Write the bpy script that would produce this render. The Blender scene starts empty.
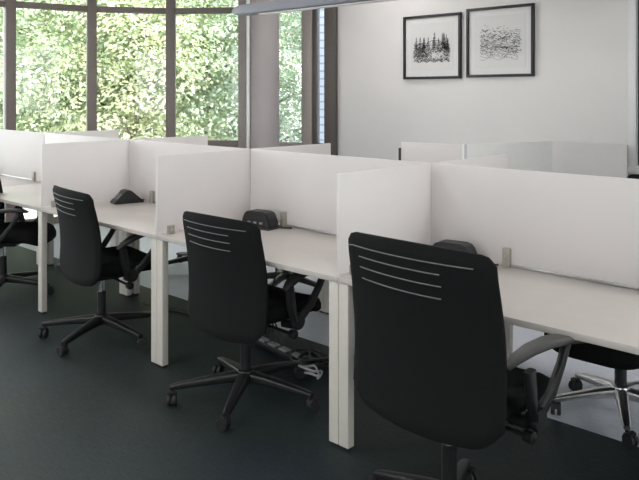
import bpy, bmesh, math, random
from mathutils import Vector, Matrix
R = math.radians
PI = math.pi
rnd = random.Random(7)
scene = bpy.context.scene
col = scene.collection

# ------------------------------------------------------------------ materials
def nt(name):
    m = bpy.data.materials.new(name); m.use_nodes = True
    return m, m.node_tree.nodes, m.node_tree.links, m.node_tree.nodes['Principled BSDF']

def plain(name, c, rough=.5, metal=0, noise=.06, scale=30, spec=.5, bump=0, bscale=200):
    m, n, l, b = nt(name)
    b.inputs['Roughness'].default_value = rough
    b.inputs['Metallic'].default_value = metal
    b.inputs['Specular IOR Level'].default_value = spec
    tc = n.new('ShaderNodeTexCoord')
    tx = n.new('ShaderNodeTexNoise'); tx.inputs['Scale'].default_value = scale; tx.inputs['Detail'].default_value = 3
    rp = n.new('ShaderNodeValToRGB')
    rp.color_ramp.elements[0].position = .3; rp.color_ramp.elements[1].position = .7
    rp.color_ramp.elements[0].color = (*[v*(1-noise) for v in c], 1)
    rp.color_ramp.elements[1].color = (*[min(1, v*(1+noise)) for v in c], 1)
    l.new(tc.outputs['Object'], tx.inputs['Vector']); l.new(tx.outputs['Fac'], rp.inputs['Fac'])
    l.new(rp.outputs['Color'], b.inputs['Base Color'])
    if bump:
        t2 = n.new('ShaderNodeTexNoise'); t2.inputs['Scale'].default_value = bscale
        bp = n.new('ShaderNodeBump'); bp.inputs['Strength'].default_value = bump; bp.inputs['Distance'].default_value = .004
        l.new(tc.outputs['Object'], t2.inputs['Vector']); l.new(t2.outputs['Fac'], bp.inputs['Height'])
        l.new(bp.outputs['Normal'], b.inputs['Normal'])
    return m

M = {}
M['wall'] = plain('wall_paint', (.74, .715, .70), .75, noise=.015, scale=3)
M['ceiling'] = plain('ceiling_paint', (.72, .71, .70), .9, noise=.02)
M['desk'] = plain('desk_laminate', (.535, .495, .465), .38, noise=.02, scale=12)
M['leg'] = plain('desk_leg_metal', (.66, .62, .56), .4, noise=.02)
M['screen'] = plain('desk_screen_white', (.86, .825, .815), .45, noise=.012, scale=5)
M['lit_panel'] = plain('screen_white_lit', (.95, .93, .91), .4, noise=.01)  # whiter version of the screen finish, light from the right put into its colour
M['grey_screen'] = plain('grey_screen_face', (.55, .53, .525), .35, noise=.02, scale=4)
M['clamp'] = plain('clamp_beige', (.38, .35, .30), .4, noise=.04)
M['alu'] = plain('brushed_aluminium', (.62, .62, .63), .28, metal=1, noise=.05)
M['chrome'] = plain('chrome', (.75, .76, .78), .14, metal=1, noise=.02)
M['plastic'] = plain('black_plastic', (.012, .012, .013), .38, noise=.15)
M['fabric'] = plain('black_mesh_fabric', (.006, .0063, .0066), .85, noise=.25, scale=160, spec=.22, bump=.25, bscale=700)
M['slot'] = plain('slot_gap_light', (.14, .15, .15), .6, noise=.1)  # grey tone stands for light showing through the backrest slots
M['pad'] = plain('armrest_grey', (.075, .075, .073), .5, noise=.08)
M['dark_pad'] = plain('armrest_black', (.015, .015, .016), .5, noise=.08)
M['rubber'] = plain('caster_rubber', (.012, .012, .012), .6, noise=.1)
M['brown'] = plain('window_frame_brown', (.22, .185, .17), .5, noise=.05)
M['pale_brown'] = plain('window_frame_taupe', (.38, .335, .31), .5, noise=.04)
M['dark_brown'] = plain('window_frame_dark', (.085, .068, .06), .5, noise=.05)
M['column'] = plain('column_paint', (.40, .365, .365), .6, noise=.02, scale=4)
M['white_trim'] = plain('white_trim_paint', (.78, .78, .77), .45, noise=.01)
M['lamp_body'] = plain('lamp_body_grey', (.17, .18, .215), .4, noise=.03)
M['black_frame'] = plain('picture_frame_black', (.010, .009, .009), .4, noise=.1)
M['paper'] = plain('print_paper', (.66, .65, .64), .8, noise=.01)
M['mat_board'] = plain('mat_board', (.70, .69, .68), .8, noise=.01)
M['ink'] = plain('ink', (.03, .03, .03), .8, noise=.3, scale=60)
M['grey_ink'] = plain('grey_ink', (.16, .16, .16), .8, noise=.3, scale=60)
M['socket'] = plain('socket_grey', (.30, .30, .31), .4, noise=.05)
M['cable'] = plain('cable_black', (.012, .012, .013), .45, noise=.1)
M['cable_white'] = plain('cable_white', (.6, .6, .6), .4, noise=.05)
M['bark'] = plain('bark', (.30, .25, .20), .9, noise=.3, scale=12)
M['paving'] = plain('pale_paving', (.52, .52, .53), .85, noise=.12, scale=2)
M['dark_glass'] = plain('dark_pane', (.02, .022, .025), .08, noise=.1)

def translucent(m, c, f):
    n, l = m.node_tree.nodes, m.node_tree.links
    t = n.new('ShaderNodeBsdfTranslucent'); t.inputs['Color'].default_value = (*c, 1)
    x = n.new('ShaderNodeMixShader'); x.inputs[0].default_value = f
    l.new(n['Principled BSDF'].outputs[0], x.inputs[1]); l.new(t.outputs[0], x.inputs[2])
    l.new(x.outputs[0], n['Material Output'].inputs['Surface'])
translucent(M['screen'], (.95, .93, .93), .35)

def carpet():
    m, n, l, b = nt('carpet_tiles')
    b.inputs['Roughness'].default_value = .58
    b.inputs['Specular IOR Level'].default_value = .42
    tc = n.new('ShaderNodeTexCoord')
    t1 = n.new('ShaderNodeTexNoise'); t1.inputs['Scale'].default_value = 60; t1.inputs['Detail'].default_value = 6; t1.inputs['Roughness'].default_value = .7
    t2 = n.new('ShaderNodeTexNoise'); t2.inputs['Scale'].default_value = 1.1
    mp = n.new('ShaderNodeMapping'); mp.inputs['Scale'].default_value = (14, 160, 1)
    t3 = n.new('ShaderNodeTexNoise'); t3.inputs['Scale'].default_value = 1.0
    l.new(tc.outputs['Object'], t1.inputs['Vector']); l.new(tc.outputs['Object'], t2.inputs['Vector'])
    l.new(tc.outputs['Object'], mp.inputs['Vector']); l.new(mp.outputs['Vector'], t3.inputs['Vector'])
    r1 = n.new('ShaderNodeValToRGB'); r1.color_ramp.elements[0].position = .3; r1.color_ramp.elements[1].position = .72
    r1.color_ramp.elements[0].color = (.002, .005, .0055, 1); r1.color_ramp.elements[1].color = (.029, .042, .043, 1)
    r2 = n.new('ShaderNodeValToRGB'); r2.color_ramp.elements[0].position = .38; r2.color_ramp.elements[1].position = .62
    r2.color_ramp.elements[0].color = (1.05, 1.08, .95, 1); r2.color_ramp.elements[1].color = (.80, .95, 1.15, 1)
    ad = n.new('ShaderNodeMath'); ad.operation = 'ADD'
    mu = n.new('ShaderNodeMath'); mu.operation = 'MULTIPLY'; mu.inputs[1].default_value = .5
    l.new(t1.outputs['Fac'], ad.inputs[0]); l.new(t3.outputs['Fac'], ad.inputs[1]); l.new(ad.outputs[0], mu.inputs[0])
    l.new(mu.outputs[0], r1.inputs['Fac']); l.new(t2.outputs['Fac'], r2.inputs['Fac'])
    mx = n.new('ShaderNodeMix'); mx.data_type = 'RGBA'; mx.blend_type = 'MULTIPLY'; mx.inputs['Factor'].default_value = 1
    l.new(r1.outputs['Color'], mx.inputs[6]); l.new(r2.outputs['Color'], mx.inputs[7])
    # paler carpet behind the benches, colour lightened further to imitate window glare
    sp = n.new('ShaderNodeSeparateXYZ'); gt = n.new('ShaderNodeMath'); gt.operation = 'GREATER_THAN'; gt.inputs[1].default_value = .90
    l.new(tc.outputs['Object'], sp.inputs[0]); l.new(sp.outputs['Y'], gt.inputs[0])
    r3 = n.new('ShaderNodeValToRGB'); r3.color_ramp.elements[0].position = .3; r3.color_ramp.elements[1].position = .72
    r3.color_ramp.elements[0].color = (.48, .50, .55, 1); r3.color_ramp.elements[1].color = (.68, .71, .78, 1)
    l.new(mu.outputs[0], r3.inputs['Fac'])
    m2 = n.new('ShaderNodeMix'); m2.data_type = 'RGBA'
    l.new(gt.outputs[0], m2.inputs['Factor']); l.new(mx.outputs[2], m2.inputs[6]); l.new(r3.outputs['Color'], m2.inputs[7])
    l.new(m2.outputs[2], b.inputs['Base Color'])
    bp = n.new('ShaderNodeBump'); bp.inputs['Strength'].default_value = .35; bp.inputs['Distance'].default_value = .004
    l.new(t1.outputs['Fac'], bp.inputs['Height']); l.new(bp.outputs['Normal'], b.inputs['Normal'])
    return m
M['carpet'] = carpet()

def glass():
    m, n, l, b = nt('window_glass'); n.remove(b)
    tr = n.new('ShaderNodeBsdfTransparent'); tr.inputs['Color'].default_value = (.95, .97, .96, 1)
    gl = n.new('ShaderNodeBsdfGlossy'); gl.inputs['Color'].default_value = (.5, .5, .5, 1); gl.inputs['Roughness'].default_value = .02
    fr = n.new('ShaderNodeFresnel'); fr.inputs['IOR'].default_value = 1.45
    mx = n.new('ShaderNodeMixShader')
    l.new(fr.outputs[0], mx.inputs[0]); l.new(tr.outputs[0], mx.inputs[1]); l.new(gl.outputs[0], mx.inputs[2])
    l.new(mx.outputs[0], n['Material Output'].inputs['Surface'])
    return m
M['glass'] = glass()

def leaf(name, a, b_, c):
    m, n, l, b = nt(name)
    tc = n.new('ShaderNodeTexCoord')
    t = n.new('ShaderNodeTexNoise'); t.inputs['Scale'].default_value = 1.7; t.inputs['Detail'].default_value = 5
    t.inputs['Roughness'].default_value = .75
    r = n.new('ShaderNodeValToRGB'); e = r.color_ramp.elements
    e[0].position = .33; e[0].color = (*a, 1); e[1].position = .68; e[1].color = (*c, 1)
    k = e.new(.5); k.color = (*b_, 1)
    l.new(tc.outputs['Object'], t.inputs['Vector']); l.new(t.outputs['Fac'], r.inputs['Fac'])
    l.new(r.outputs['Color'], b.inputs['Base Color'])
    b.inputs['Roughness'].default_value = .6
    tl = n.new('ShaderNodeBsdfTranslucent'); l.new(r.outputs['Color'], tl.inputs['Color'])
    mx = n.new('ShaderNodeMixShader'); mx.inputs[0].default_value = .5
    l.new(b.outputs[0], mx.inputs[1]); l.new(tl.outputs[0], mx.inputs[2])
    l.new(mx.outputs[0], n['Material Output'].inputs['Surface'])
    return m
M['leaf'] = leaf('leaves_green', (.33, .43, .28), (.51, .60, .42), (.70, .74, .56))
M['leaf_yellow'] = leaf('leaves_yellow_green', (.41, .48, .29), (.61, .64, .44), (.79, .71, .52))
M['leaf_cool'] = leaf('leaves_cool_green', (.32, .42, .35), (.48, .57, .49), (.66, .72, .62))

def siding():
    m, n, l, b = nt('pale_blue_siding')
    tc = n.new('ShaderNodeTexCoord'); w = n.new('ShaderNodeTexWave')
    w.wave_type = 'BANDS'; w.bands_direction = 'Z'; w.inputs['Scale'].default_value = 2.6; w.inputs['Distortion'].default_value = .2
    r = n.new('ShaderNodeValToRGB'); r.color_ramp.elements[0].position = .02; r.color_ramp.elements[1].position = .2
    r.color_ramp.elements[0].color = (.10, .12, .16, 1); r.color_ramp.elements[1].color = (.20, .23, .29, 1)
    l.new(tc.outputs['Object'], w.inputs['Vector']); l.new(w.outputs['Fac'], r.inputs['Fac']); l.new(r.outputs['Color'], b.inputs['Base Color'])
    return m
M['siding'] = siding()

def emit(name, c, s):
    m, n, l, b = nt(name); n.remove(b)
    e = n.new('ShaderNodeEmission'); e.inputs['Color'].default_value = (*c, 1); e.inputs['Strength'].default_value = s
    l.new(e.outputs[0], n['Material Output'].inputs['Surface'])
    return m

# ------------------------------------------------------------------ mesh helpers
def rot_to(d, up=Vector((0, 0, 1))):
    d = d.normalized()
    if abs(d.dot(up)) > .98: up = Vector((0, 1, 0))
    x = d.cross(up).normalized(); z = x.cross(d).normalized()
    return x, d, z

class MB:
    def __init__(s): s.bm = bmesh.new()
    def _add(s, other, mat=None):
        me = bpy.data.meshes.new('tmp'); other.to_mesh(me); other.free()
        if mat is not None: me.transform(mat)
        s.bm.from_mesh(me); bpy.data.meshes.remove(me)
    def box(s, c, size, bev=.003, seg=2, mat=None):
        b = bmesh.new(); bmesh.ops.create_cube(b, size=1)
        for v in b.verts: v.co = Vector((v.co.x*size[0], v.co.y*size[1], v.co.z*size[2]))
        if bev: bmesh.ops.bevel(b, geom=b.edges[:], offset=min(bev, min(size)*.45), segments=seg, affect='EDGES', profile=.5)
        for v in b.verts: v.co += Vector(c)
        s._add(b, mat); return s
    def bx(s, a, b, bev=.003, mat=None):
        a, b = Vector(a), Vector(b)
        return s.box((a+b)/2, [abs(q) for q in (b-a)], bev, 2, mat)
    def rings(s, rings, cap=True, closed=False):
        vs = [[s.bm.verts.new(p) for p in r] for r in rings]
        n = len(vs[0]); k = len(vs)
        for i in range(k if closed else k-1):
            a, b = vs[i], vs[(i+1) % k]
            for j in range(n):
                s.bm.faces.new((a[j], a[(j+1) % n], b[(j+1) % n], b[j]))
        if cap and not closed:
            s.bm.faces.new(vs[0][::-1]); s.bm.faces.new(vs[-1])
        return s
    def tube(s, pts, r, seg=10, closed=False):
        pts = [Vector(p) for p in pts]; rr = r if isinstance(r, (list, tuple)) else [r]*len(pts); out = []
        for i, p in enumerate(pts):
            d = (pts[(i+1) % len(pts)]-pts[i-1]) if closed else (pts[min(i+1, len(pts)-1)]-pts[max(i-1, 0)])
            x, _, z = rot_to(d)
            out.append([p+(x*math.cos(2*PI*j/seg)+z*math.sin(2*PI*j/seg))*rr[i] for j in range(seg)])
        return s.rings(out, closed=closed)
    def sweep(s, pts, wh, seg=16, p=.45, side=None):
        """rounded-rectangle section swept along pts; wh = (half width, half height) per point"""
        pts = [Vector(q) for q in pts]; out = []
        for i, q in enumerate(pts):
            d = pts[min(i+1, len(pts)-1)]-pts[max(i-1, 0)]
            if side is None: x, _, z = rot_to(d)
            else:
                x = Vector(side); z = x.cross(d.normalized()).normalized()
            w, h = wh[i]; ring = []
            for j in range(seg):
                t = 2*PI*(j+.5)/seg; c, sn = math.cos(t), math.sin(t)
                ring.append(q+x*(w*math.copysign(abs(c)**p, c))+z*(h*math.copysign(abs(sn)**p, sn)))
            out.append(ring)
        return s.rings(out)
    def lathe(s, prof, c=(0, 0, 0), seg=20, axis='Z'):
        out = []
        for r, h in prof:
            ring = []
            for j in range(seg):
                a = 2*PI*j/seg; q = (r*math.cos(a), r*math.sin(a), h)
                if axis == 'X': q = (q[2], q[0], q[1])
                if axis == 'Y': q = (q[1], q[2], q[0])
                ring.append(Vector(q)+Vector(c))
            out.append(ring)
        return s.rings(out)
    def prism(s, poly, y0, y1, axis='Y'):
        def f(q, h): return Vector((q[0], h, q[1])) if axis == 'Y' else (Vector((h, q[0], q[1])) if axis == 'X' else Vector((q[0], q[1], h)))
        return s.rings([[f(q, y0) for q in poly], [f(q, y1) for q in poly]])
    def quad(s, *ps):
        s.bm.faces.new([s.bm.verts.new(Vector(p)) for p in ps]); return s
    def build(s, name, mat, parent=None, smooth=40, loc=None):
        bmesh.ops.recalc_face_normals(s.bm, faces=s.bm.faces[:])
        me = bpy.data.meshes.new(name); s.bm.to_mesh(me); s.bm.free()
        me.materials.append(mat)
        if smooth:
            me.shade_smooth(); me.set_sharp_from_angle(angle=R(smooth))
        o = bpy.data.objects.new(name, me); col.objects.link(o)
        if parent: o.parent = parent
        if loc: o.location = loc
        return o

def tag(o, label=None, cat=None, group=None, kind=None):
    if label: o['label'] = label
    if cat: o['category'] = cat
    if group: o['group'] = group
    if kind: o['kind'] = kind
    return o
def empty(name, loc, rz=0, label=None, cat=None, group=None, kind=None):
    o = bpy.data.objects.new(name, None); col.objects.link(o)
    o.empty_display_size = .1
    o.location = loc; o.rotation_euler = (0, 0, rz)
    return tag(o, label, cat, group, kind)
def struct(o): o['kind'] = 'structure'; return o
def solidbox(name, a, b, mat, parent=None, bev=.003): return MB().bx(a, b, bev).build(name, mat, parent)

# ------------------------------------------------------------------ camera (level, shifted lens)
F, HOR, YAW = 734.5, 94.1, .80745
CAM = Vector((2.113, -2.3206, 1.5127))
cd = bpy.data.cameras.new('camera'); cam = bpy.data.objects.new('camera', cd); col.objects.link(cam)
cam.location = CAM
cam.rotation_euler = (PI/2, 0, PI/2-YAW)
cd.sensor_width = 36; cd.lens = F/639*36
cd.shift_y = -(240-HOR)/639
cd.clip_end = 200
scene.camera = cam
FW = Vector((-math.cos(YAW), math.sin(YAW), 0)); RT = Vector((math.sin(YAW), math.cos(YAW), 0))
def plan(px, D):      # a spot on the floor plan seen at column px of the photograph, D metres ahead
    v = CAM+FW*D+RT*((px-320)/F*D); return Vector((v.x, v.y, 0))

# ------------------------------------------------------------------ room
CEIL = 3.05
WY = 3.9          # back wall
XR, YF = 4.2, -4.4
# bow window: plan points of the mullions
bow = [(-5.95, -1.9), (-6.20, -.95), (-6.32, .05)]
for px, D in ((10, 8.36), (92, 8.85), (171.5, 9.07), (243.5, 8.97)):
    v = plan(px, D); bow.append((v.x, v.y))
floor_poly = [(XR, YF), (XR, WY+.12), (-3.56, WY+.12)] + [(-4.3, 3.72)] + [(x-.12, y+.08) for x, y in bow[::-1]] + [(-6.07, YF)]
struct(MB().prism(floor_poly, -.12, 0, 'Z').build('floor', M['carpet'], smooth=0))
struct(MB().prism(floor_poly, CEIL, CEIL+.15, 'Z').build('ceiling', M['ceiling'], smooth=0))

# back wall with the opening at the right
wx0, wx1, wz0, wz1 = -.262, .95, .89, 2.75
b = MB()
b.bx((-3.56, WY, 0), (wx0, WY+.15, CEIL), 0); b.bx((wx1, WY, 0), (XR, WY+.15, CEIL), 0)
b.bx((wx0, WY, 0), (wx1, WY+.15, wz0), 0); b.bx((wx0, WY, wz1), (wx1, WY+.15, CEIL), 0)
struct(b.build('wall_back', M['wall'], smooth=0))
def rect_window(name, x0, x1, z0, z1, y, fw, depth, fm, gm, sill=True):
    w = empty(name, ((x0+x1)/2, y, z0)); w['kind'] = 'structure'
    L = lambda a, b_: (Vector(a)-w.location, Vector(b_)-w.location)
    f = MB()
    for a, b_ in (((x0, y-depth, z0), (x0+fw, y+.1, z1)), ((x1-fw, y-depth, z0), (x1, y+.1, z1)),
                  ((x0+fw, y-depth, z1-fw), (x1-fw, y+.1, z1)), ((x0+fw, y-depth, z0), (x1-fw, y+.1, z0+.03))):
        p, q = L(a, b_); f.bx(p, q, .004)
    f.build('window_frame', fm, w)
    p, q = L((x0+fw, y+.03, z0+.03), (x1-fw, y+.042, z1-fw)); g = MB(); g.bx(p, q, 0); g.build('window_pane', gm, w, 0)
    if sill:
        p, q = L((x0-.005, y-.09, z0-.03), (x1+.03, y-depth, z0+.012)); g = MB(); g.bx(p, q, .004); g.build('window_sill', fm, w)
    return w
rect_window('window_8', wx0, wx1, wz0, wz1, WY, .065, .02, M['white_trim'], M['dark_glass'])

# right wall, front wall (behind the camera) with unseen windows added to light the room
b = MB(); ry = [(-4.0, -2.6), (.0, 1.6)]
b.bx((XR, YF, 0), (XR+.15, WY+.15, .85), 0); b.bx((XR, YF, 2.75), (XR+.15, WY+.15, CEIL), 0)
for y0, y1 in ((YF, -4.0), (-2.6, 0.0), (1.6, WY+.15)): b.bx((XR, y0, .85), (XR+.15, y1, 2.75), 0)
struct(b.build('wall_right', M['wall'], smooth=0))
for i, (y0, y1) in enumerate(ry):
    w_ = rect_window('window_%d' % (13+i), -(y1-y0)/2+.003, (y1-y0)/2-.003, .852, 2.748, 0, .06, .02, M['white_trim'], M['glass'], False)
    w_.location = (XR+.12, (y0+y1)/2, .852); w_.rotation_euler.z = R(90)
    ld = bpy.data.lights.new('window_daylight', 'AREA'); ld.shape = 'RECTANGLE'; ld.size = y1-y0-.1; ld.size_y = 1.8
    ld.energy = 1; ld.cycles.is_portal = True
    lo = bpy.data.objects.new('window_daylight', ld); col.objects.link(lo)
    lo.location = (XR+.06, (y0+y1)/2, 1.8); lo.rotation_euler = (R(90), 0, R(90))
b = MB()
fx = [(-4.6, -3.0), (-1.4, .2), (1.8, 3.4)]
b.bx((-6.0, YF-.15, 0), (XR+.15, YF, .85), 0); b.bx((-6.0, YF-.15, 2.75), (XR+.15, YF, CEIL), 0)
for x0, x1 in ((-6.0, -4.6), (-3.0, -1.4), (.2, 1.8), (3.4, XR+.15)): b.bx((x0, YF-.15, .85), (x1, YF, 2.75), 0)
struct(b.build('wall_front', M['wall'], smooth=0))
for i, (x0, x1) in enumerate(fx):
    rect_window('window_%d' % (9+i), x0+.003, x1-.003, .852, 2.748, YF-.12, .06, .02, M['white_trim'], M['glass'], False)
    ld = bpy.data.lights.new('window_daylight', 'AREA'); ld.shape = 'RECTANGLE'; ld.size = x1-x0-.1; ld.size_y = 1.8
    ld.energy = 1; ld.cycles.is_portal = True
    lo = bpy.data.objects.new('window_daylight', ld); col.objects.link(lo)
    lo.location = ((x0+x1)/2, YF-.06, 1.8); lo.rotation_euler = (R(90), 0, 0)

# bow window facets
SILL, TRANS = .90, 2.535
def facet(n, p, q, fm, mull=True, transom=True, win=True):
    """one window between two plan points: wall below, frame rails, transom, panes"""
    p, q = Vector((*p, 0)), Vector((*q, 0)); d = q-p; L = d.length; a = math.atan2(d.y, d.x)
    w = empty('window_%d' % n, p, a); w['kind'] = 'structure'
    f = MB()
    f.bx((.0, -.05, SILL-.05), (L, .05, SILL+.045), .004)
    if transom: f.bx((0, -.045, TRANS-.035), (L, .045, TRANS+.035), .004)
    f.bx((0, -.05, CEIL-.06), (L, .05, CEIL-.002), .004)
    f.bx((0, -.05, .001), (L, .05, .07), .004)
    f.build('window_frame', fm, w)
    g = MB(); g.bx((.0, -.006, .07), (L, .006, SILL-.05), 0); g.build('window_pane', M['glass'], w, 0)
    if transom:
        g = MB(); g.bx((.0, -.006, SILL+.045), (L, .006, TRANS-.035), 0); g.build('window_pane', M['glass'], w, 0)
        g = MB(); g.bx((.0, -.006, TRANS+.035), (L, .006, CEIL-.06), 0); g.build('window_pane', M['glass'], w, 0)
    else:
        g = MB(); g.bx((.0, -.006, SILL+.045), (L, .006, CEIL-.06), 0); g.build('window_pane', M['glass'], w, 0)
    return w
def mullion(n, x, y, w, dep, mat, ang, z0=0.0):
    o = MB().bx((-w/2, -dep/2, z0), (w/2, dep/2, CEIL), .005).build('trim_%d' % n, mat)
    o.location = (x, y, 0); o.rotation_euler = (0, 0, ang); return struct(o)
for i in range(len(bow)-1):
    facet(i+1, bow[i], bow[i+1], M['brown'])
for i, (x, y) in enumerate(bow):
    a = bow[max(i-1, 0)]; c = bow[min(i+1, len(bow)-1)]
    mullion(i+1, x, y, .11 if i < 6 else .09, .14, M['brown'] if i < 6 else M['pale_brown'], math.atan2(c[1]-a[1], c[0]-a[0]))
struct(solidbox('wall_left', (-6.1, YF-.15, 0), (-5.95, -1.9, CEIL), M['wall'], bev=0))
# right part of the window wall: column, pane, taupe post, narrow pane, dark post
e0 = bow[-1]; p1 = plan(281, 8.72); p2 = plan(304, 8.60); p3 = plan(318.5, 8.52); p4 = plan(327, 8.46); p5 = plan(338.2, 8.41)
facet(7, e0, (p2.x, p2.y), M['pale_brown'])
def post(n, a, b_, mat, t=.12):
    a, b_ = Vector(a), Vector(b_); d = b_-a
    o = MB().bx((0, -t/2, 0), (d.length, t/2, CEIL), .006).build('trim_%d' % n, mat)
    o.location = (a.x, a.y, 0); o.rotation_euler = (0, 0, math.atan2(d.y, d.x)); return struct(o)
pm = p2.lerp(p3, .72)
post(11, p2, pm, M['pale_brown']); post(12, pm, p3, M['dark_brown'], .10)
facet(12, (p3.x, p3.y), (p4.x, p4.y), M['dark_brown'], transom=False)
post(13, p4, p5, M['dark_brown'], .16)
c = plan(265, 8.22)
col_o = MB().lathe([(.165, 0), (.165, CEIL)], (0, 0, 0), 40).build('trim_14', M['column']); col_o.location = c; struct(col_o)
c = plan(248.5, 8.12)
pipe = MB().lathe([(.017, 0), (.017, CEIL)], (0, 0, 0), 14).build('trim_15', M['white_trim']); pipe.location = c; struct(pipe)
struct(solidbox('baseboard_back', (-3.5, WY-.012, 0), (XR, WY, .09), M['white_trim']))

# ------------------------------------------------------------------ benches of desks
XS = {'Z': (-5.50, -4.12), 'A': (-4.12, -2.75), 'B': (-2.75, -1.365), 'C': (-1.365, 0.0), 'D': (0.0, 1.375), 'E': (1.375, 2.75)}
TOP, TH, YC, DEP = .73, .024, .690, 1.40
def desk(bay, far, label, legs, group='white bench desks'):
    x0, x1 = XS[bay]; g = .0015
    y0, y1 = (0.0, YC-.004) if not far else (YC+.004, DEP)
    t = empty('bench_desk', ((x0+x1)/2, (y0+y1)/2, 0), 0, label, 'desk', group)
    L = lambda x, y, z: Vector((x, y, z))-t.location
    MB().bx(L(x0+g, y0, TOP-TH), L(x1-g, y1, TOP), .002).build('tabletop', M['desk'], t)
    fr = MB()
    for yy in ((y0+.40, y1-.08) if not far else (y0+.08, y1-.40)): fr.bx(L(x0+.06, yy-.015, TOP-TH-.035), L(x1-.06, yy+.015, TOP-TH-.0005), .002)
    fr.build('frame_rail', M['leg'], t)
    for code in legs:
        xa = x0+.0015 if code[0] == 'l' else x1-.0555
        ya = {'f': y0+.004, 'b': y1-.05}[code[1]] if not far else {'f': y1-.044, 'b': y0+.01}[code[1]]
        lg = MB().bx(L(xa, ya, .012), L(xa+.054, ya+.040, TOP-TH-.0005), .003).build('leg', M['leg'], t)
        MB().bx(L(xa+.006, ya+.006, 0), L(xa+.048, ya+.034, .0125), .002).build('foot', M['rubber'], lg)
    return t
ALL = ('lf', 'rf', 'lb', 'rb')
desk('Z', False, 'white near-side bench desk at the far left end, nearest the bow window', ALL)
desk('A', False, 'white near-side desk at left edge whose right front leg stands alone', ALL)
desk('B', False, 'white near-side desk holding the black wedge-shaped desk module', ('rf', 'lb', 'rb'))
desk('C', False, 'white near-side desk in the middle, between the two double legs', ALL)
desk('D', False, 'white near-side desk at right, with two beige screen brackets in view', ALL)
desk('Z', True, 'white far-side bench desk nearest the bow window, hidden behind screens', ALL)
desk('A', True, 'white far-side desk behind the left desk and its white screen', ALL)
desk('B', True, 'white far-side desk behind the desk with the wedge-shaped module', ALL)
desk('C', True, 'white far-side desk behind the middle desk, back to back with it', ALL)
desk('D', True, 'white far-side desk over the chrome-based chair at right', ALL)

SB, ST, SW = TOP+.012, 1.1715, .018
def clamp(scr, x, y, along='x', h=.085, col_m='clamp'):
    m = MB(); sc = scr.location
    if along == 'x': m.bx(Vector((x-.018, y-.030, TOP+.0005))-sc, Vector((x+.018, y-SW/2+.001, TOP+h))-sc, .003)
    else:            m.bx(Vector((x+SW/2-.001, y-.02, TOP+.0005))-sc, Vector((x+.03, y+.02, TOP+h))-sc, .003)
    o = m.build('screen_bracket', M[col_m], scr)
    mm = MB()
    if along == 'x': mm.lathe([(.005, 0), (.005, .004), (.003, .006)], (0, 0, 0), 10, 'Y')
    else: mm.lathe([(.005, 0), (.005, .004), (.003, .006)], (0, 0, 0), 10, 'X')
    s = mm.build('screw', M['alu'], o)
    s.location = (Vector((x, y-.036, TOP+h*.6)) if along == 'x' else Vector((x+.029, y, TOP+h*.5)))-sc
def cscreen(bay, label, br):
    x0, x1 = XS[bay]; g = .010
    o = MB().bx((-(x1-x0)/2+g, -SW/2, SB-TOP), ((x1-x0)/2-g, SW/2, ST-TOP), .003).build('desk_screen', M['screen'])
    o.location = ((x0+x1)/2, YC, TOP); tag(o, label, 'screen', 'white desk screens')
    for x in br: clamp(o, x, YC)
    r = MB().bx((br[0]+.03-o.location.x, -.016, .002), ((br[-1]-.03 if len(br) > 1 else x1-.2)-o.location.x, -.0095, .0125), .001)
    r.build('bottom_rail', M['alu'], o)
    return o
cscreen('Z', 'white central screen at the far left, running under the first mullion', (-5.1, -4.30))
cscreen('A', 'white central screen mostly hidden behind the left chair\'s side screen', (-3.78, -3.1))
cscreen('B', 'white central screen behind the black wedge-shaped desk module', (-2.42, -1.75))
cscreen('C', 'white central screen behind the round-topped black desk module', (-1.045, -.36))
cscreen('D', 'large white central screen at right with two beige brackets and a silver rail', (.425, 1.035))
def sscreen(x, far, label):
    y0, y1 = (.002, YC-SW/2-.002) if not far else (YC+SW/2+.002, DEP+.02)
    zt = ST
    o = MB().bx((-SW/2, -(y1-y0)/2, SB-TOP), (SW/2, (y1-y0)/2, zt-TOP), .003).build('desk_screen', M['screen'])
    o.location = (x, (y0+y1)/2, TOP); tag(o, label, 'screen', 'white desk screens')
    clamp(o, x, .085 if not far else DEP-.1, 'y', .045)
    return o
sscreen(XS['B'][0], False, 'white side screen behind the leftmost whole chair, with the wedge module before it')
sscreen(XS['C'][0], False, 'white side screen just left of and behind the middle chair')
sscreen(XS['D'][0], False, 'white side screen behind the big near chair')
sscreen(XS['A'][0], True, 'sliver of white side screen above the left screens, under the second window')
sscreen(XS['B'][0], True, 'sliver of white side screen in front of the third window, right end at its sill')
sscreen(XS['C'][0], True, 'sliver of white side screen below the round column and narrow window')
sscreen(XS['D'][0], True, 'sliver of white side screen over the right central screen, below the left picture')

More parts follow.
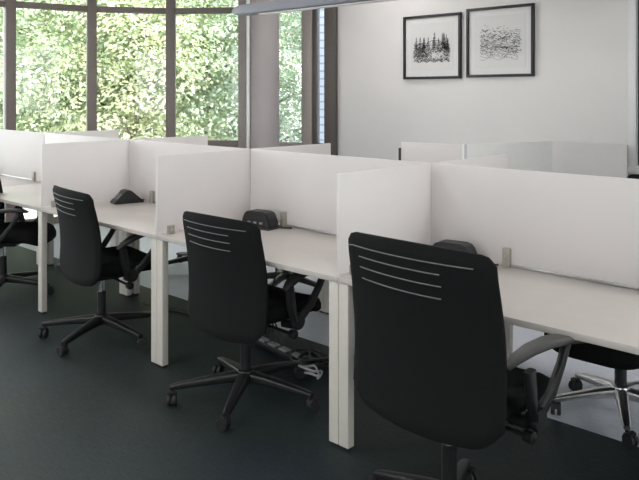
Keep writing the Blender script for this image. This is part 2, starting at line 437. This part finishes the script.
# desk modules
def wedge_module():
    t = empty('desk_module', (-2.555, .545, TOP), R(78), 'black wedge-shaped desk module with slots, beside the leftmost chair', 'desk module')
    prof = [(-.105, 0), (.115, 0), (.115, .008), (.015, .092), (-.02, .092), (-.105, .010)]
    m = MB().prism(prof, -.055, .055)
    bmesh.ops.bevel(m.bm, geom=m.bm.edges[:], offset=.004, segments=2, affect='EDGES')
    m.build('housing', M['plastic'], t)
    for y in (-.025, .025):
        d = Vector((-.085, 0, -.082)).normalized()
        s = MB(); c_ = Vector((-.0625, y, .051)); mt = Matrix.Translation(c_) @ Matrix.Rotation(R(-44), 4, 'Y')
        s.box((0, 0, .0), (.05, .018, .004), .001, 1, mt); s.build('socket', M['socket'], t)
    m = MB().tube([(.10, .02, .006), (.16, .06, .005), (.24, .08, .005)], .004, 8); m.build('cable', M['cable'], t)
wedge_module()
def round_module(x, y, rz, label):
    t = empty('desk_module', (x, y, TOP), rz, label, 'desk module')
    prof = [(-.11, 0), (.11, 0), (.105, .04), (.085, .082), (.06, .095), (-.06, .095), (-.085, .082), (-.105, .04)]
    m = MB().prism(prof, -.045, .045)
    bmesh.ops.bevel(m.bm, geom=m.bm.edges[:], offset=.006, segments=2, affect='EDGES')
    m.build('housing', M['plastic'], t)
    for k in (-.045, .0, .045):
        MB().box((k, -.0455, .03), (.024, .004, .012), .001).build('socket', M['socket'], t)
    MB().box((0, -.03, .004), (.26, .10, .007), .003).build('base', M['plastic'], t)
    MB().tube([(.10, .02, .012), (.15, .03, .006), (.20, .05, .006)], .005, 8).build('cable', M['cable'], t)
round_module(-1.14, .57, R(8), 'black round-topped desk module beside the middle chair\'s right shoulder')
round_module(.20, .58, R(8), 'black desk module just showing above the big near chair\'s back')

# ------------------------------------------------------------------ office chairs
def arc(a, b_, n): return [a+(b_-a)*i/n for i in range(n+1)]
def chair(loc, rz, label, star, cat_group='black office chairs', z0=.35, z1=.94, W=.29, off=-.155, chromed=False, grey_pad=False, cast=None, backtilt=.045, lift=0, slot=.0030, swivel=0, sr_=1.17):
    t = empty('office_chair', (*loc, 0), rz, label, 'chair', cat_group)
    legm = M['alu'] if chromed else M['plastic']
    sr = star-rz
    # star base legs with casters
    for k in range(5):
        a = sr+k*2*PI/5; d = Vector((math.cos(a), math.sin(a), 0))
        pts = [d*r*sr_+Vector((0, 0, z)) for r, z in ((.03/sr_, .115), (.10, .110), (.20, .098), (.29, .085), (.315, .080))]
        lg = MB().sweep(pts, [(.030, .026), (.027, .023), (.022, .018), (.018, .014), (.014, .010)], 14, .5).build('base_leg', legm, t)
        ca = a+((cast[k % len(cast)]) if cast else (.9, -.7, 2.2, 1.5, -1.9)[k])
        cdv = Vector((math.cos(ca), math.sin(ca), 0)); sd = Vector((-cdv.y, cdv.x, 0))
        cc = d*.305*sr_+cdv*.018
        m = MB()
        mt = Matrix.Translation(Vector((cc.x, cc.y, .029))) @ Matrix.Rotation(ca, 4, 'Z')
        for sgn in (-1, 1):
            w = bmesh.new(); tmp = MB(); tmp.lathe([(.012, -.008), (.026, -.009), (.029, -.004), (.029, .004), (.026, .009), (.012, .008)], (0, 0, 0), 18, 'Y')
            tmp.bm.to_mesh(me := bpy.data.meshes.new('t')); tmp.bm.free(); w.free()
            me.transform(mt @ Matrix.Translation((0, sgn*.014, 0))); m.bm.from_mesh(me); bpy.data.meshes.remove(me)
        hood = MB(); hood.sweep([(-.026, 0, .008), (-.018, 0, .026), (0, 0, .034), (.014, 0, .030)], [(.022, .006)]*4, 12, .5)
        hood.lathe([(.007, .03), (.007, .050)], (-.018, 0, 0), 10)
        hood.bm.to_mesh(me := bpy.data.meshes.new('t')); hood.bm.free(); me.transform(mt); m.bm.from_mesh(me); bpy.data.meshes.remove(me)
        m.build('caster', M['rubber'], lg)
    MB().lathe([(.02, .085), (.046, .09), (.050, .12), (.040, .145), (.03, .15)], (0, 0, 0), 20).build('base_hub', legm, t)
    gc = MB().lathe([(.027, .145), (.027, .285), (.022, .29)], (0, 0, 0), 18).build('gas_cylinder', M['plastic'], t)
    MB().lathe([(.016, .288), (.016, .375)], (0, 0, 0), 16).build('piston', M['chrome'], gc)
    mech = MB(); mech.box((0, .01, .393), (.17, .24, .045), .012, 3)
    mech.sweep([(0, -.05, .385), (0, off+.055, .395), (0, off+.045, .44), (0, off+.040, .52)], [(.045, .014)]*4, 12, .5, side=(1, 0, 0))
    mech.build('tilt_mechanism', M['plastic'], t).location.z = lift
    for sx in (-1, 1):
        MB().tube([(sx*.08, .03, .385), (sx*.20, .05, .372), (sx*.26, .055, .368)], .008, 8).lathe([(.010, 0), (.021, .004), (.021, .034), (.012, .038)], (sx*.26 if sx > 0 else -.298, .055, .368), 12, 'X').build('adjustment_knob', M['plastic'], t).location.z = lift
    # seat: rounded cushion
    rings = []
    def srow(scale, z, dz=0):
        out = []
        for j in range(40):
            a = 2*PI*(j+.5)/40; cx, sy = math.cos(a), math.sin(a)
            x = .255*scale*math.copysign(abs(cx)**.42, cx); y = .245*scale*math.copysign(abs(sy)**.42, sy)+.105
            zz = z-(.045*max(0, (y-.22)/.13)**2)*1.0+.012*(x/.25)**2
            out.append(Vector((x, y, zz)))
        return out
    rings = [srow(.0001, .413), srow(.8, .413), srow(.95, .42), srow(1, .440), srow(1, .465), srow(.96, .487), srow(.86, .498), srow(.5, .495), srow(.0001, .490)]
    MB().rings(rings, cap=False).build('seat', M['fabric'], t, 60).location.z = lift
    # backrest
    def bp(u, v, dy=0):
        zt = z1-.012*u*u-.030*max(0, (abs(u)-.88)/.12)**2
        zb = z0+.036*u*u+.050*max(0, (abs(u)-.70)/.30)**2
        z = zb+v*(zt-zb); h = (z-z0)/(z1-z0)
        hw = W*(1.0-.01*max(0, .35-h)/.35-.03*max(0, h-.6)/.4)
        y = off+.045*u*u*(.6+.4*h)+.020*math.sin(PI*min(1, h*1.15))-backtilt*h*h
        return Vector((u*hw, y+dy, z))
    nu, nv, th = 28, 26, .034
    m = MB(); us = [-1+2*i/nu for i in range(nu+1)]; vs_ = [j/nv for j in range(nv+1)]
    def dep(u, v):
        e = min(1, (1-abs(u))/.08, v/.05, (1-v)/.05); return th*(.35+.65*math.sqrt(max(0, e)))/2
    A = [[m.bm.verts.new(bp(u, v, -dep(u, v))) for v in vs_] for u in us]
    B = [[m.bm.verts.new(bp(u, v, dep(u, v)+.0)) for v in vs_] for u in us]
    for i in range(nu):
        for j in range(nv):
            m.bm.faces.new((A[i][j], A[i+1][j], A[i+1][j+1], A[i][j+1])); m.bm.faces.new((B[i][j], B[i][j+1], B[i+1][j+1], B[i+1][j]))
    for i in range(nu):
        for j in (0, nv): m.bm.faces.new((A[i][j], A[i+1][j], B[i+1][j], B[i][j]))
    for j in range(nv):
        for i in (0, nu): m.bm.faces.new((A[i][j], A[i][j+1], B[i][j+1], B[i][j]))
    bk = m.build('backrest', M['fabric'], t, 50); bk.location.z = lift
    for v, u0, u1 in ((.918, -.93, .80), (.862, -.74, .42), (.800, -.74, .42), (.735, -.73, .40)):
        s = MB(); n = 18; up = []; lo = []
        pts = []
        for i in range(n+1):
            u = u0+(u1-u0)*i/n; pts.append(bp(u, v-.012*(1-u*u)+.012, -dep(u, v)-.0015))
        s.tube(pts, slot, 6); s.build('back_slot', M['slot'], bk)
    # armrests: rear bracket, arched pad, raked front post
    pm_ = M['pad'] if grey_pad else M['dark_pad']
    for sx in (-1, 1):
        fr = MB(); x = sx*.315
        fr.sweep([(sx*.20, .07, .402), (sx*.27, .06, .412), (sx*.305, .035, .45), (x, .005, .53), (x, -.005, .610)],
                 [(.018, .018), (.018, .02), (.018, .026), (.016, .026), (.014, .022)], 14, .5)
        fr.sweep([(sx*.302, .07, .44), (sx*.312, .14, .50), (x, .20, .58), (x, .245, .655)],
                 [(.014, .024), (.013, .019), (.013, .016), (.013, .018)], 14, .5)
        fr.lathe([(.0, -.012), (.036, -.012), (.040, -.004), (.040, .004), (.036, .012), (.0, .012)], (sx*.312, .055, .435), 18, 'X')
        ar = fr.build('armrest', M['plastic'], t)
        ar.location.z = lift
        pp = []
        for q in [(x, -.035, .600), (x, -.005, .626), (x, .05, .654), (x, .11, .672), (x, .18, .681), (x, .26, .678), (x, .31, .668)]:
            v = Vector((q[0]-x, q[1]-.12, 0)); v.rotate(Matrix.Rotation(swivel*sx, 3, 'Z')); pp.append((x+v.x, .12+v.y, q[2]))
        MB().sweep(pp, [(.016, .008), (.027, .013), (.034, .014), (.037, .014), (.038, .014), (.034, .013), (.018, .007)],
                   18, .6, side=(math.cos(swivel*sx), math.sin(swivel*sx), 0)).build('armrest_pad', pm_, ar)
    return t
chair((-2.025, .045), R(-7), 'black office chair at left, whole back in view, before the wedge module', R(7), z0=.370, z1=.945, off=-.18, backtilt=.055, slot=.0024, W=.312)
chair((-.677, .063), R(1), 'black office chair in the middle between the two double legs', R(18), z0=.340, z1=.935, off=-.17, slot=.0024)
chair((.663, -.148), R(-2), 'big black office chair nearest the camera, with a grey armrest', R(184), z0=.367, z1=1.010, off=-.19, lift=.02, grey_pad=True, slot=.0024, W=.314, sr_=1.0, swivel=R(-30))
chair((-3.47, .045), R(-46), 'black office chair cut off by the left edge of the frame', R(36), W=.27)
chair((.75, 1.15), R(180), 'chrome-footed office chair tucked under the far side at right', R(296), off=-.2, chromed=True, lift=-.045, sr_=1.0)
chair((-3.0, 1.55), R(165), 'far-side office chair glimpsed between the double legs left of the middle chair', R(250))
chair((-2.0, 1.60), R(195), 'far-side office chair behind the middle chair, seen under the desks', R(220))
chair((.42, 2.95), R(4), 'black office chair by the back wall at the right edge, only its top showing', R(20), z1=.975)

# ------------------------------------------------------------------ cables under the desks
def power_strip(x, y, rz, label, n=4):
    t = empty('power_strip', (x, y, 0), rz, label, 'power strip')
    MB().box((0, 0, .022), (.46, .06, .042), .006).build('housing', M['plastic'], t)
    for k in range(n): MB().box((-.165+k*.11, -.004, .047), (.07, .042, .012), .003).build('socket', M['socket'], t)
    return t
power_strip(-1.0, .60, R(-8), 'black power strip with grey sockets on the carpet behind the middle chair')
power_strip(-3.72, .80, R(20), 'black power strip on the carpet behind the lone desk leg', 3)
def coil(x, y, label, n=7, r=.10, seed=1, mat='cable'):
    rr = random.Random(seed); m = MB()
    pts = []
    for i in range(n*14):
        a = 2*PI*i/14; q = r*(.65+.35*math.sin(i*.37+seed))
        pts.append((q*math.cos(a)*1.3+.03*math.sin(i*.21), q*math.sin(a), .010+.05*(i/(n*14))+.012*(1+math.sin(i*.9+seed))))
    m.tube(pts, .006, 6); o = m.build('cable_coil', M[mat], None); o.location = (x, y, 0); return tag(o, label, 'cable')
coil(-.72, .60, 'tangle of black cable on the carpet beside the near double legs', seed=2)
coil(-.60, .47, 'loop of pale cable on top of the floor tangle by near double legs', n=2, r=.06, seed=5, mat='cable_white')
coil(-3.45, .95, 'heap of black and white cables behind the lone desk leg', seed=4)
def cable(pts, label, r=.005, mat='cable'):
    P = [Vector(p) for p in pts]; out = []
    for i in range(len(P)-1):
        p0, p1, p2, p3 = P[max(i-1, 0)], P[i], P[i+1], P[min(i+2, len(P)-1)]
        for k in range(8):
            s = k/8; out.append(.5*((2*p1)+(p2-p0)*s+(2*p0-5*p1+4*p2-p3)*s*s+(3*p1-p0-3*p2+p3)*s**3))
    out.append(P[-1]); o = MB().tube(out, r, 7).build('power_cable', M[mat]); return tag(o, label, 'cable')
cable([(-2.45, .62, .008), (-2.2, .67, .008), (-1.95, .70, .008), (-1.6, .62, .008), (-1.26, .61, .03)], 'black cable trailing along the carpet left of the middle chair', .007)
cable([(-1.12, .60, .70), (-1.13, .60, .5), (-1.10, .62, .25), (-1.04, .60, .06)], 'black cable hanging under the middle desk from its module')
cable([(-1.08, .61, .70), (-1.05, .62, .5), (-1.08, .60, .28), (-.98, .61, .06)], 'second cable hanging beside it under the middle desk')

# ------------------------------------------------------------------ back of the room
def floor_screen(name, a, b_, zt, mat, label, edge=None, clampend=False, zb=TOP+.01):
    a, b_ = Vector((*a, 0)), Vector((*b_, 0)); d = b_-a
    o = MB().bx((0, -.011, zb), (d.length, .011, zt), .003).build(name, mat)
    o.location = a; o.rotation_euler = (0, 0, math.atan2(d.y, d.x)); tag(o, label, 'screen'); return o
ZB = 1.13
cA, cB, cC = (-.945, 2.467), (-.661, 3.314), (-1.49, 2.40)
t = empty('bench_desk', (-1.15, 2.95, 0), 0, 'white desk by the back wall carrying the two small white screens', 'desk', 'white bench desks')
MB().bx((-.62, -.66, TOP-TH), (.62, .46, TOP), .003).build('tabletop', M['desk'], t)
for x in (-.60, .545):
    for y in (-.64, .40):
        lg = MB().bx((x, y, 0), (x+.055, y+.04, TOP-TH-.0005), .003).build('leg', M['leg'], t)
s = floor_screen('desk_screen', cC, (cA[0]-.02, cA[1]), ZB-.002, M['screen'], 'small greyish white screen below the left picture, on the back desk')
MB().bx((-.022, -.016, TOP+.03), (.0, .016, ZB-.05), .003).build('screen_bracket', M['plastic'], s)
s['group'] = 'back desk screens'
s = floor_screen('desk_screen', cA, cB, ZB, M['lit_panel'], 'small white screen with light painted in, below the right picture, on the back desk'); s['group'] = 'back desk screens'
MB().bx((-.016, -.014, TOP+.001), (.014, .014, ZB+.002), .003).build('corner_post', M['white_trim'], s)
s = empty('partition', (-.48, 3.70, 0), 0, 'pale grey low partition before the back wall, left of the white window frame', 'partition')
MB().bx((-.40, -.012, .06), (.285, .012, 1.10), .003).build('panel', M['grey_screen'], s)
for x in (-.36, .2):
    MB().bx((x-.03, -.12, 0), (x+.03, .12, .025), .004).bx((x-.015, -.02, .025), (x+.015, .02, .062), 0).build('foot', M['alu'], s)

# framed prints
def frame(px0, px1, pz0, pz1, label, kind):
    # corners measured on the wall
    x0, x1, z0, z1 = px0, px1, pz0, pz1; y = WY
    t = empty('framed_print', ((x0+x1)/2, y, (z0+z1)/2), 0, label, 'picture', 'framed ink prints')
    w, h = (x1-x0)/2, (z1-z0)/2; fw, fd = .026, .034
    m = MB()
    m.bx((-w, -fd, -h), (w, -.003, -h+fw), .002); m.bx((-w, -fd, h-fw), (w, -.003, h), .002)
    m.bx((-w, -fd, -h+fw), (-w+fw, -.003, h-fw), .002); m.bx((w-fw, -fd, -h+fw), (w, -.003, h-fw), .002)
    m.build('frame', M['black_frame'], t)
    MB().bx((-w+fw, -.016, -h+fw), (w-fw, -.004, h-fw), 0).build('mat_board', M['mat_board'], t)
    pw, ph = w-.085, h-.085
    pp = MB().bx((-pw, -.0185, -ph), (pw, -.0155, ph), 0).build('print_paper', M['paper'], t)
    rr = random.Random(11 if kind == 'pines' else 23)
    ink = MB(); gi = MB(); yy = -.0195
    def stroke(m_, x, z, L, a, tk):
        dx, dz = math.cos(a)*L/2, math.sin(a)*L/2; nx, nz = -math.sin(a)*tk/2, math.cos(a)*tk/2
        m_.quad((x-dx-nx, yy, z-dz-nz), (x+dx-nx, yy, z+dz-nz), (x+dx+nx, yy, z+dz+nz), (x-dx+nx, yy, z-dz+nz))
    def pine(x, z, H, m_):
        n = int(H/.013)
        stroke(m_, x, z+H/2, H, PI/2, .004)
        for i in range(n):
            f = i/n; wd = (1-f)*H*.22+.004
            for s_ in (-1, 1): stroke(m_, x+s_*wd/2, z+f*H+rr.uniform(-.003, .003), wd, s_*-.45+rr.uniform(-.2, .2), rr.uniform(.003, .006))
    if kind == 'pines':
        for k in range(9):
            x = rr.choice((-1, -1, 1, .2))*rr.uniform(.05, .20); pine(x, rr.uniform(-.10, -.01), rr.uniform(.10, .19), ink)
        for k in range(4): pine(-.19+k*.05, -.1, .18+.03*rr.random(), ink)
        pine(.15, -.03, .17, ink); pine(.18, -.06, .18, ink); pine(.20, -.05, .13, ink)
        for k in range(60):      # rounded hill outline
            a = PI*k/60; stroke(ink, .04+.12*math.cos(a)*1.0, -.02+.085*math.sin(a), .012, a+PI/2, .004)
        for k in range(800):
            sx_, sz_ = rr.uniform(-.22, .21), rr.uniform(-.15, .04)
            if ((sx_-.04)/.12)**2+((sz_+.03)/.085)**2 < 1 and rr.random() < .75: continue
            stroke(rr.choice((ink, gi, gi, gi)), sx_, sz_, rr.uniform(.008, .026), rr.uniform(0, PI), rr.uniform(.003, .006))
        for k in range(60): stroke(ink, -.22+.44*k/60, -.145+.012*math.sin(k*.5), .014, rr.uniform(-.5, .5), .004)
    else:
        def bird(x, z, s_):
            stroke(ink, x-.5*s_, z+.2*s_, s_, -.5, .006); stroke(ink, x+.45*s_, z+.25*s_, s_, .5, .006); stroke(ink, x, z, s_*.5, .1, .008)
        bird(-.15, .10, .03); bird(.04, .03, .04); bird(-.05, .06, .025); bird(.08, .06, .025)
        for k in range(520):
            x = rr.uniform(-.20, .22); z = rr.gauss(-.01, .07)-.15*x*(.3)
            if abs(x) > .24 or abs(z) > .17: continue
            stroke(rr.choice((gi, gi, ink)), x, z, rr.uniform(.008, .034), rr.gauss(-.2, .5), rr.uniform(.002, .005))
        for k in range(5):
            for j in range(24): stroke(gi, -.2+.4*j/24, -.06-.025*k+.012*math.sin(j*.6+k), .018, -.12+.3*math.cos(j*.6+k), .003)
        for k in range(26): stroke(ink, .02+.006*k, -.05-.004*k*rr.random(), .02, rr.uniform(.6, 2.2), .004)
    ink.build('ink_drawing', M['ink'], pp, 0); gi.build('ink_drawing', M['grey_ink'], pp, 0)
frame(-2.592, -1.888, 1.667, 2.322, 'black-framed ink print of pines round a hill, left of the two', 'pines')
frame(-1.822, -1.108, 1.675, 2.345, 'black-framed pale sketch with birds, right of the two pictures', 'birds')

# pendant lamp
t = empty('pendant_lamp', (-.9, 2.24, 2.255), 0, 'long grey pendant lamp hanging before the column, at top of frame', 'lamp')
prof = [(-.08, .055), (-.065, .014), (0, 0), (.065, .014), (.08, .055), (.065, .10), (0, .112), (-.065, .10)]
m = MB(); rg = []
for x, s_ in ((-2.52, .12), (-2.47, .55), (-2.38, .9), (-2.25, 1), (2.25, 1), (2.4, .8), (2.5, .12)):
    rg.append([Vector((x, y*s_, .05+(z-.05)*s_)) for y, z in prof])
m.rings(rg).build('housing', M['lamp_body'], t)
MB().bx((-2.1, -.035, -.004), (2.1, .035, .006), .002).build('diffuser', M['white_trim'], t)
for x in (-1.6, 1.6): MB().tube([(x, 0, .08), (x, 0, CEIL-2.255)], .003, 6).build('hanging_wire', M['alu'], t)

# unseen ceiling lights, added to brighten the room
LIGHTS = 8
for i, (x, y) in enumerate([(-4.3, -1.4), (-1.5, -1.4), (1.3, -1.4), (-4.3, 1.1), (-1.5, 1.1), (1.3, 1.1), (-2.6, 3.0), (-3.0, -3.3), (.5, -3.3)]):
    t = empty('added_ceiling_light', (x, y, CEIL), 0, 'flat square ceiling panel light, unseen, added to brighten the room', 'light', 'added ceiling panel lights')
    MB().bx((-.32, -.32, -.03), (.32, .32, -.001), .004).build('light_frame', M['white_trim'], t)
    MB().bx((-.29, -.29, -.034), (.29, .29, -.029), 0).build('diffuser', emit('added_panel_glow', (1, .975, .955), 2.5), t, 0)
    ld = bpy.data.lights.new('added_panel_light', 'AREA'); ld.size = .58; ld.energy = LIGHTS; ld.color = (1, .975, .96)
    lo = bpy.data.objects.new('added_panel_light', ld); col.objects.link(lo); lo.location = (x, y, CEIL-.04)

# ------------------------------------------------------------------ outdoors
g = MB(); g.bx((-60, -50, -.45), (30, 60, -.3), 0); go = struct(g.build('ground', M['paving'], None, 0))
def tree(x, y, H, rad, label, mat, seed, n=190, zlo=.0, per=75):
    rr = random.Random(seed)
    t = empty('tree', (x, y, -.3), 0, label, 'tree', 'trees outside the bow window')
    tr = MB().tube([(0, 0, 0), (.05, .03, H*.3), (-.04, .05, H*.6), (.02, 0, H*.9)], [.10, .08, .06, .02], 10)
    for k in range(9):
        a = rr.uniform(0, 2*PI); z = H*rr.uniform(.15, .75); r_ = rad*rr.uniform(.5, .8)
        tr.tube([(0, 0, z), (math.cos(a)*r_*.5, math.sin(a)*r_*.5, z+.25*r_), (math.cos(a)*r_, math.sin(a)*r_, z+.3*r_)], [.03, .02, .008], 6)
    tr.build('trunk', M['bark'], t)
    V, Fc = [], []
    for k in range(n):
        while True:
            p = Vector((rr.uniform(-1, 1), rr.uniform(-1, 1), rr.uniform(-1, 1)))
            if .35 < p.length < 1: break
        c_ = Vector((p.x*rad, p.y*rad, zlo+(p.z*.5+.5)*(H-zlo)))
        R_ = rr.uniform(.3, .8); tilt = Vector((p.x*.85+rr.uniform(-.3, .3), p.y*.85+rr.uniform(-.3, .3), .9)).normalized()
        X, _, Y = rot_to(tilt)
        for j in range(per):
            q = R_*math.sqrt(rr.random()); a = rr.uniform(0, 2*PI)
            o_ = c_+X*(q*math.cos(a))+Y*(q*math.sin(a))+tilt*rr.gauss(-q*q*.35, .03)
            L = rr.uniform(.045, .095); w = L*.33
            ld_ = (X*math.cos(a+rr.uniform(-.8, .8))+Y*math.sin(a+rr.uniform(-.8, .8))-tilt*rr.uniform(.0, .7)).normalized()
            nn = (tilt+Vector((rr.gauss(0, .35), rr.gauss(0, .35), rr.gauss(0, .35)))).normalized()
            sd = ld_.cross(nn).normalized()
            i0 = len(V); V += [o_, o_+ld_*L*.5+sd*w, o_+ld_*L, o_+ld_*L*.5-sd*w]; Fc.append((i0, i0+1, i0+2, i0+3))
    me = bpy.data.meshes.new('foliage'); me.from_pydata([tuple(v) for v in V], [], Fc); me.materials.append(mat)
    o = bpy.data.objects.new('foliage', me); col.objects.link(o); o.parent = t
TREES = [(-20, 12.2, 5.6, 1.9, 'leaf', 'bushy green tree outside the leftmost wide window'),
         (45, 13.5, 6.2, 2.1, 'leaf', 'tall light green tree outside behind the second pane'),
         (132, 13.0, 4.6, 1.9, 'leaf_yellow', 'yellowish green tree outside behind the third pane'),
         (205, 13.6, 6.0, 2.1, 'leaf', 'light green tree outside behind the pane beside the column'),
         (272, 13.4, 5.6, 1.6, 'leaf_cool', 'green tree outside behind the narrow pane right of column'),
         (85, 17.5, 7.0, 2.6, 'leaf_cool', 'taller cool green tree outside, behind the second mullion'),
         (175, 18.0, 7.2, 2.7, 'leaf_yellow', 'taller yellow-green tree outside, behind the third mullion'),
         (5, 18.0, 7.4, 2.8, 'leaf_cool', 'taller cool green tree outside, behind the first mullion'),
         (262, 18.0, 7.2, 2.8, 'leaf', 'taller green tree outside, behind the round column')]
for i, (px, D, H, rad, mt, lb) in enumerate(TREES):
    v = plan(px, D); tree(v.x, v.y, H, rad, lb, M[mt], 40+i, n=int(115*rad*rad) if D < 15 else int(90*rad*rad))
bd = empty('neighbour_building', (*plan(314, 11.6).xy, -.3), 0, 'pale blue sided building seen through the narrow window beside the wall', 'building')
bd.rotation_euler.z = R(35)
MB().bx((0, 0, 0), (5, 2, 6.5), .01).build('wall', M['siding'], bd, 0)
MB().bx((-.1, -.2, 6.5), (5.2, 2.2, 6.7), .02).build('roof', M['brown'], bd, 0)

# ------------------------------------------------------------------ light
w = bpy.data.worlds.new('sky'); scene.world = w; w.use_nodes = True
n, l = w.node_tree.nodes, w.node_tree.links
sk = n.new('ShaderNodeTexSky'); sk.sky_type = 'HOSEK_WILKIE'; sk.turbidity = 6; sk.ground_albedo = .4
sk.sun_direction = Vector((.55, .25, .8)).normalized()
mx = n.new('ShaderNodeMix'); mx.data_type = 'RGBA'; mx.inputs['Factor'].default_value = .65
mx.inputs[7].default_value = (1.0, 1.0, 1.0, 1)
l.new(sk.outputs[0], mx.inputs[6]); l.new(mx.outputs[2], n['Background'].inputs['Color'])
n['Background'].inputs['Strength'].default_value = 6.5
sd = bpy.data.lights.new('sun', 'SUN'); sd.energy = 6.6; sd.angle = R(2); sd.color = (1, .96, .88)
so = bpy.data.objects.new('sun', sd); col.objects.link(so)
so.rotation_euler = Vector((.55, .25, .8)).to_track_quat('Z', 'Y').to_euler()
vs = scene.view_settings
vs.view_transform = 'Standard'; vs.look = 'None'; vs.gamma = 1; vs.exposure = .50; vs.use_curve_mapping = False
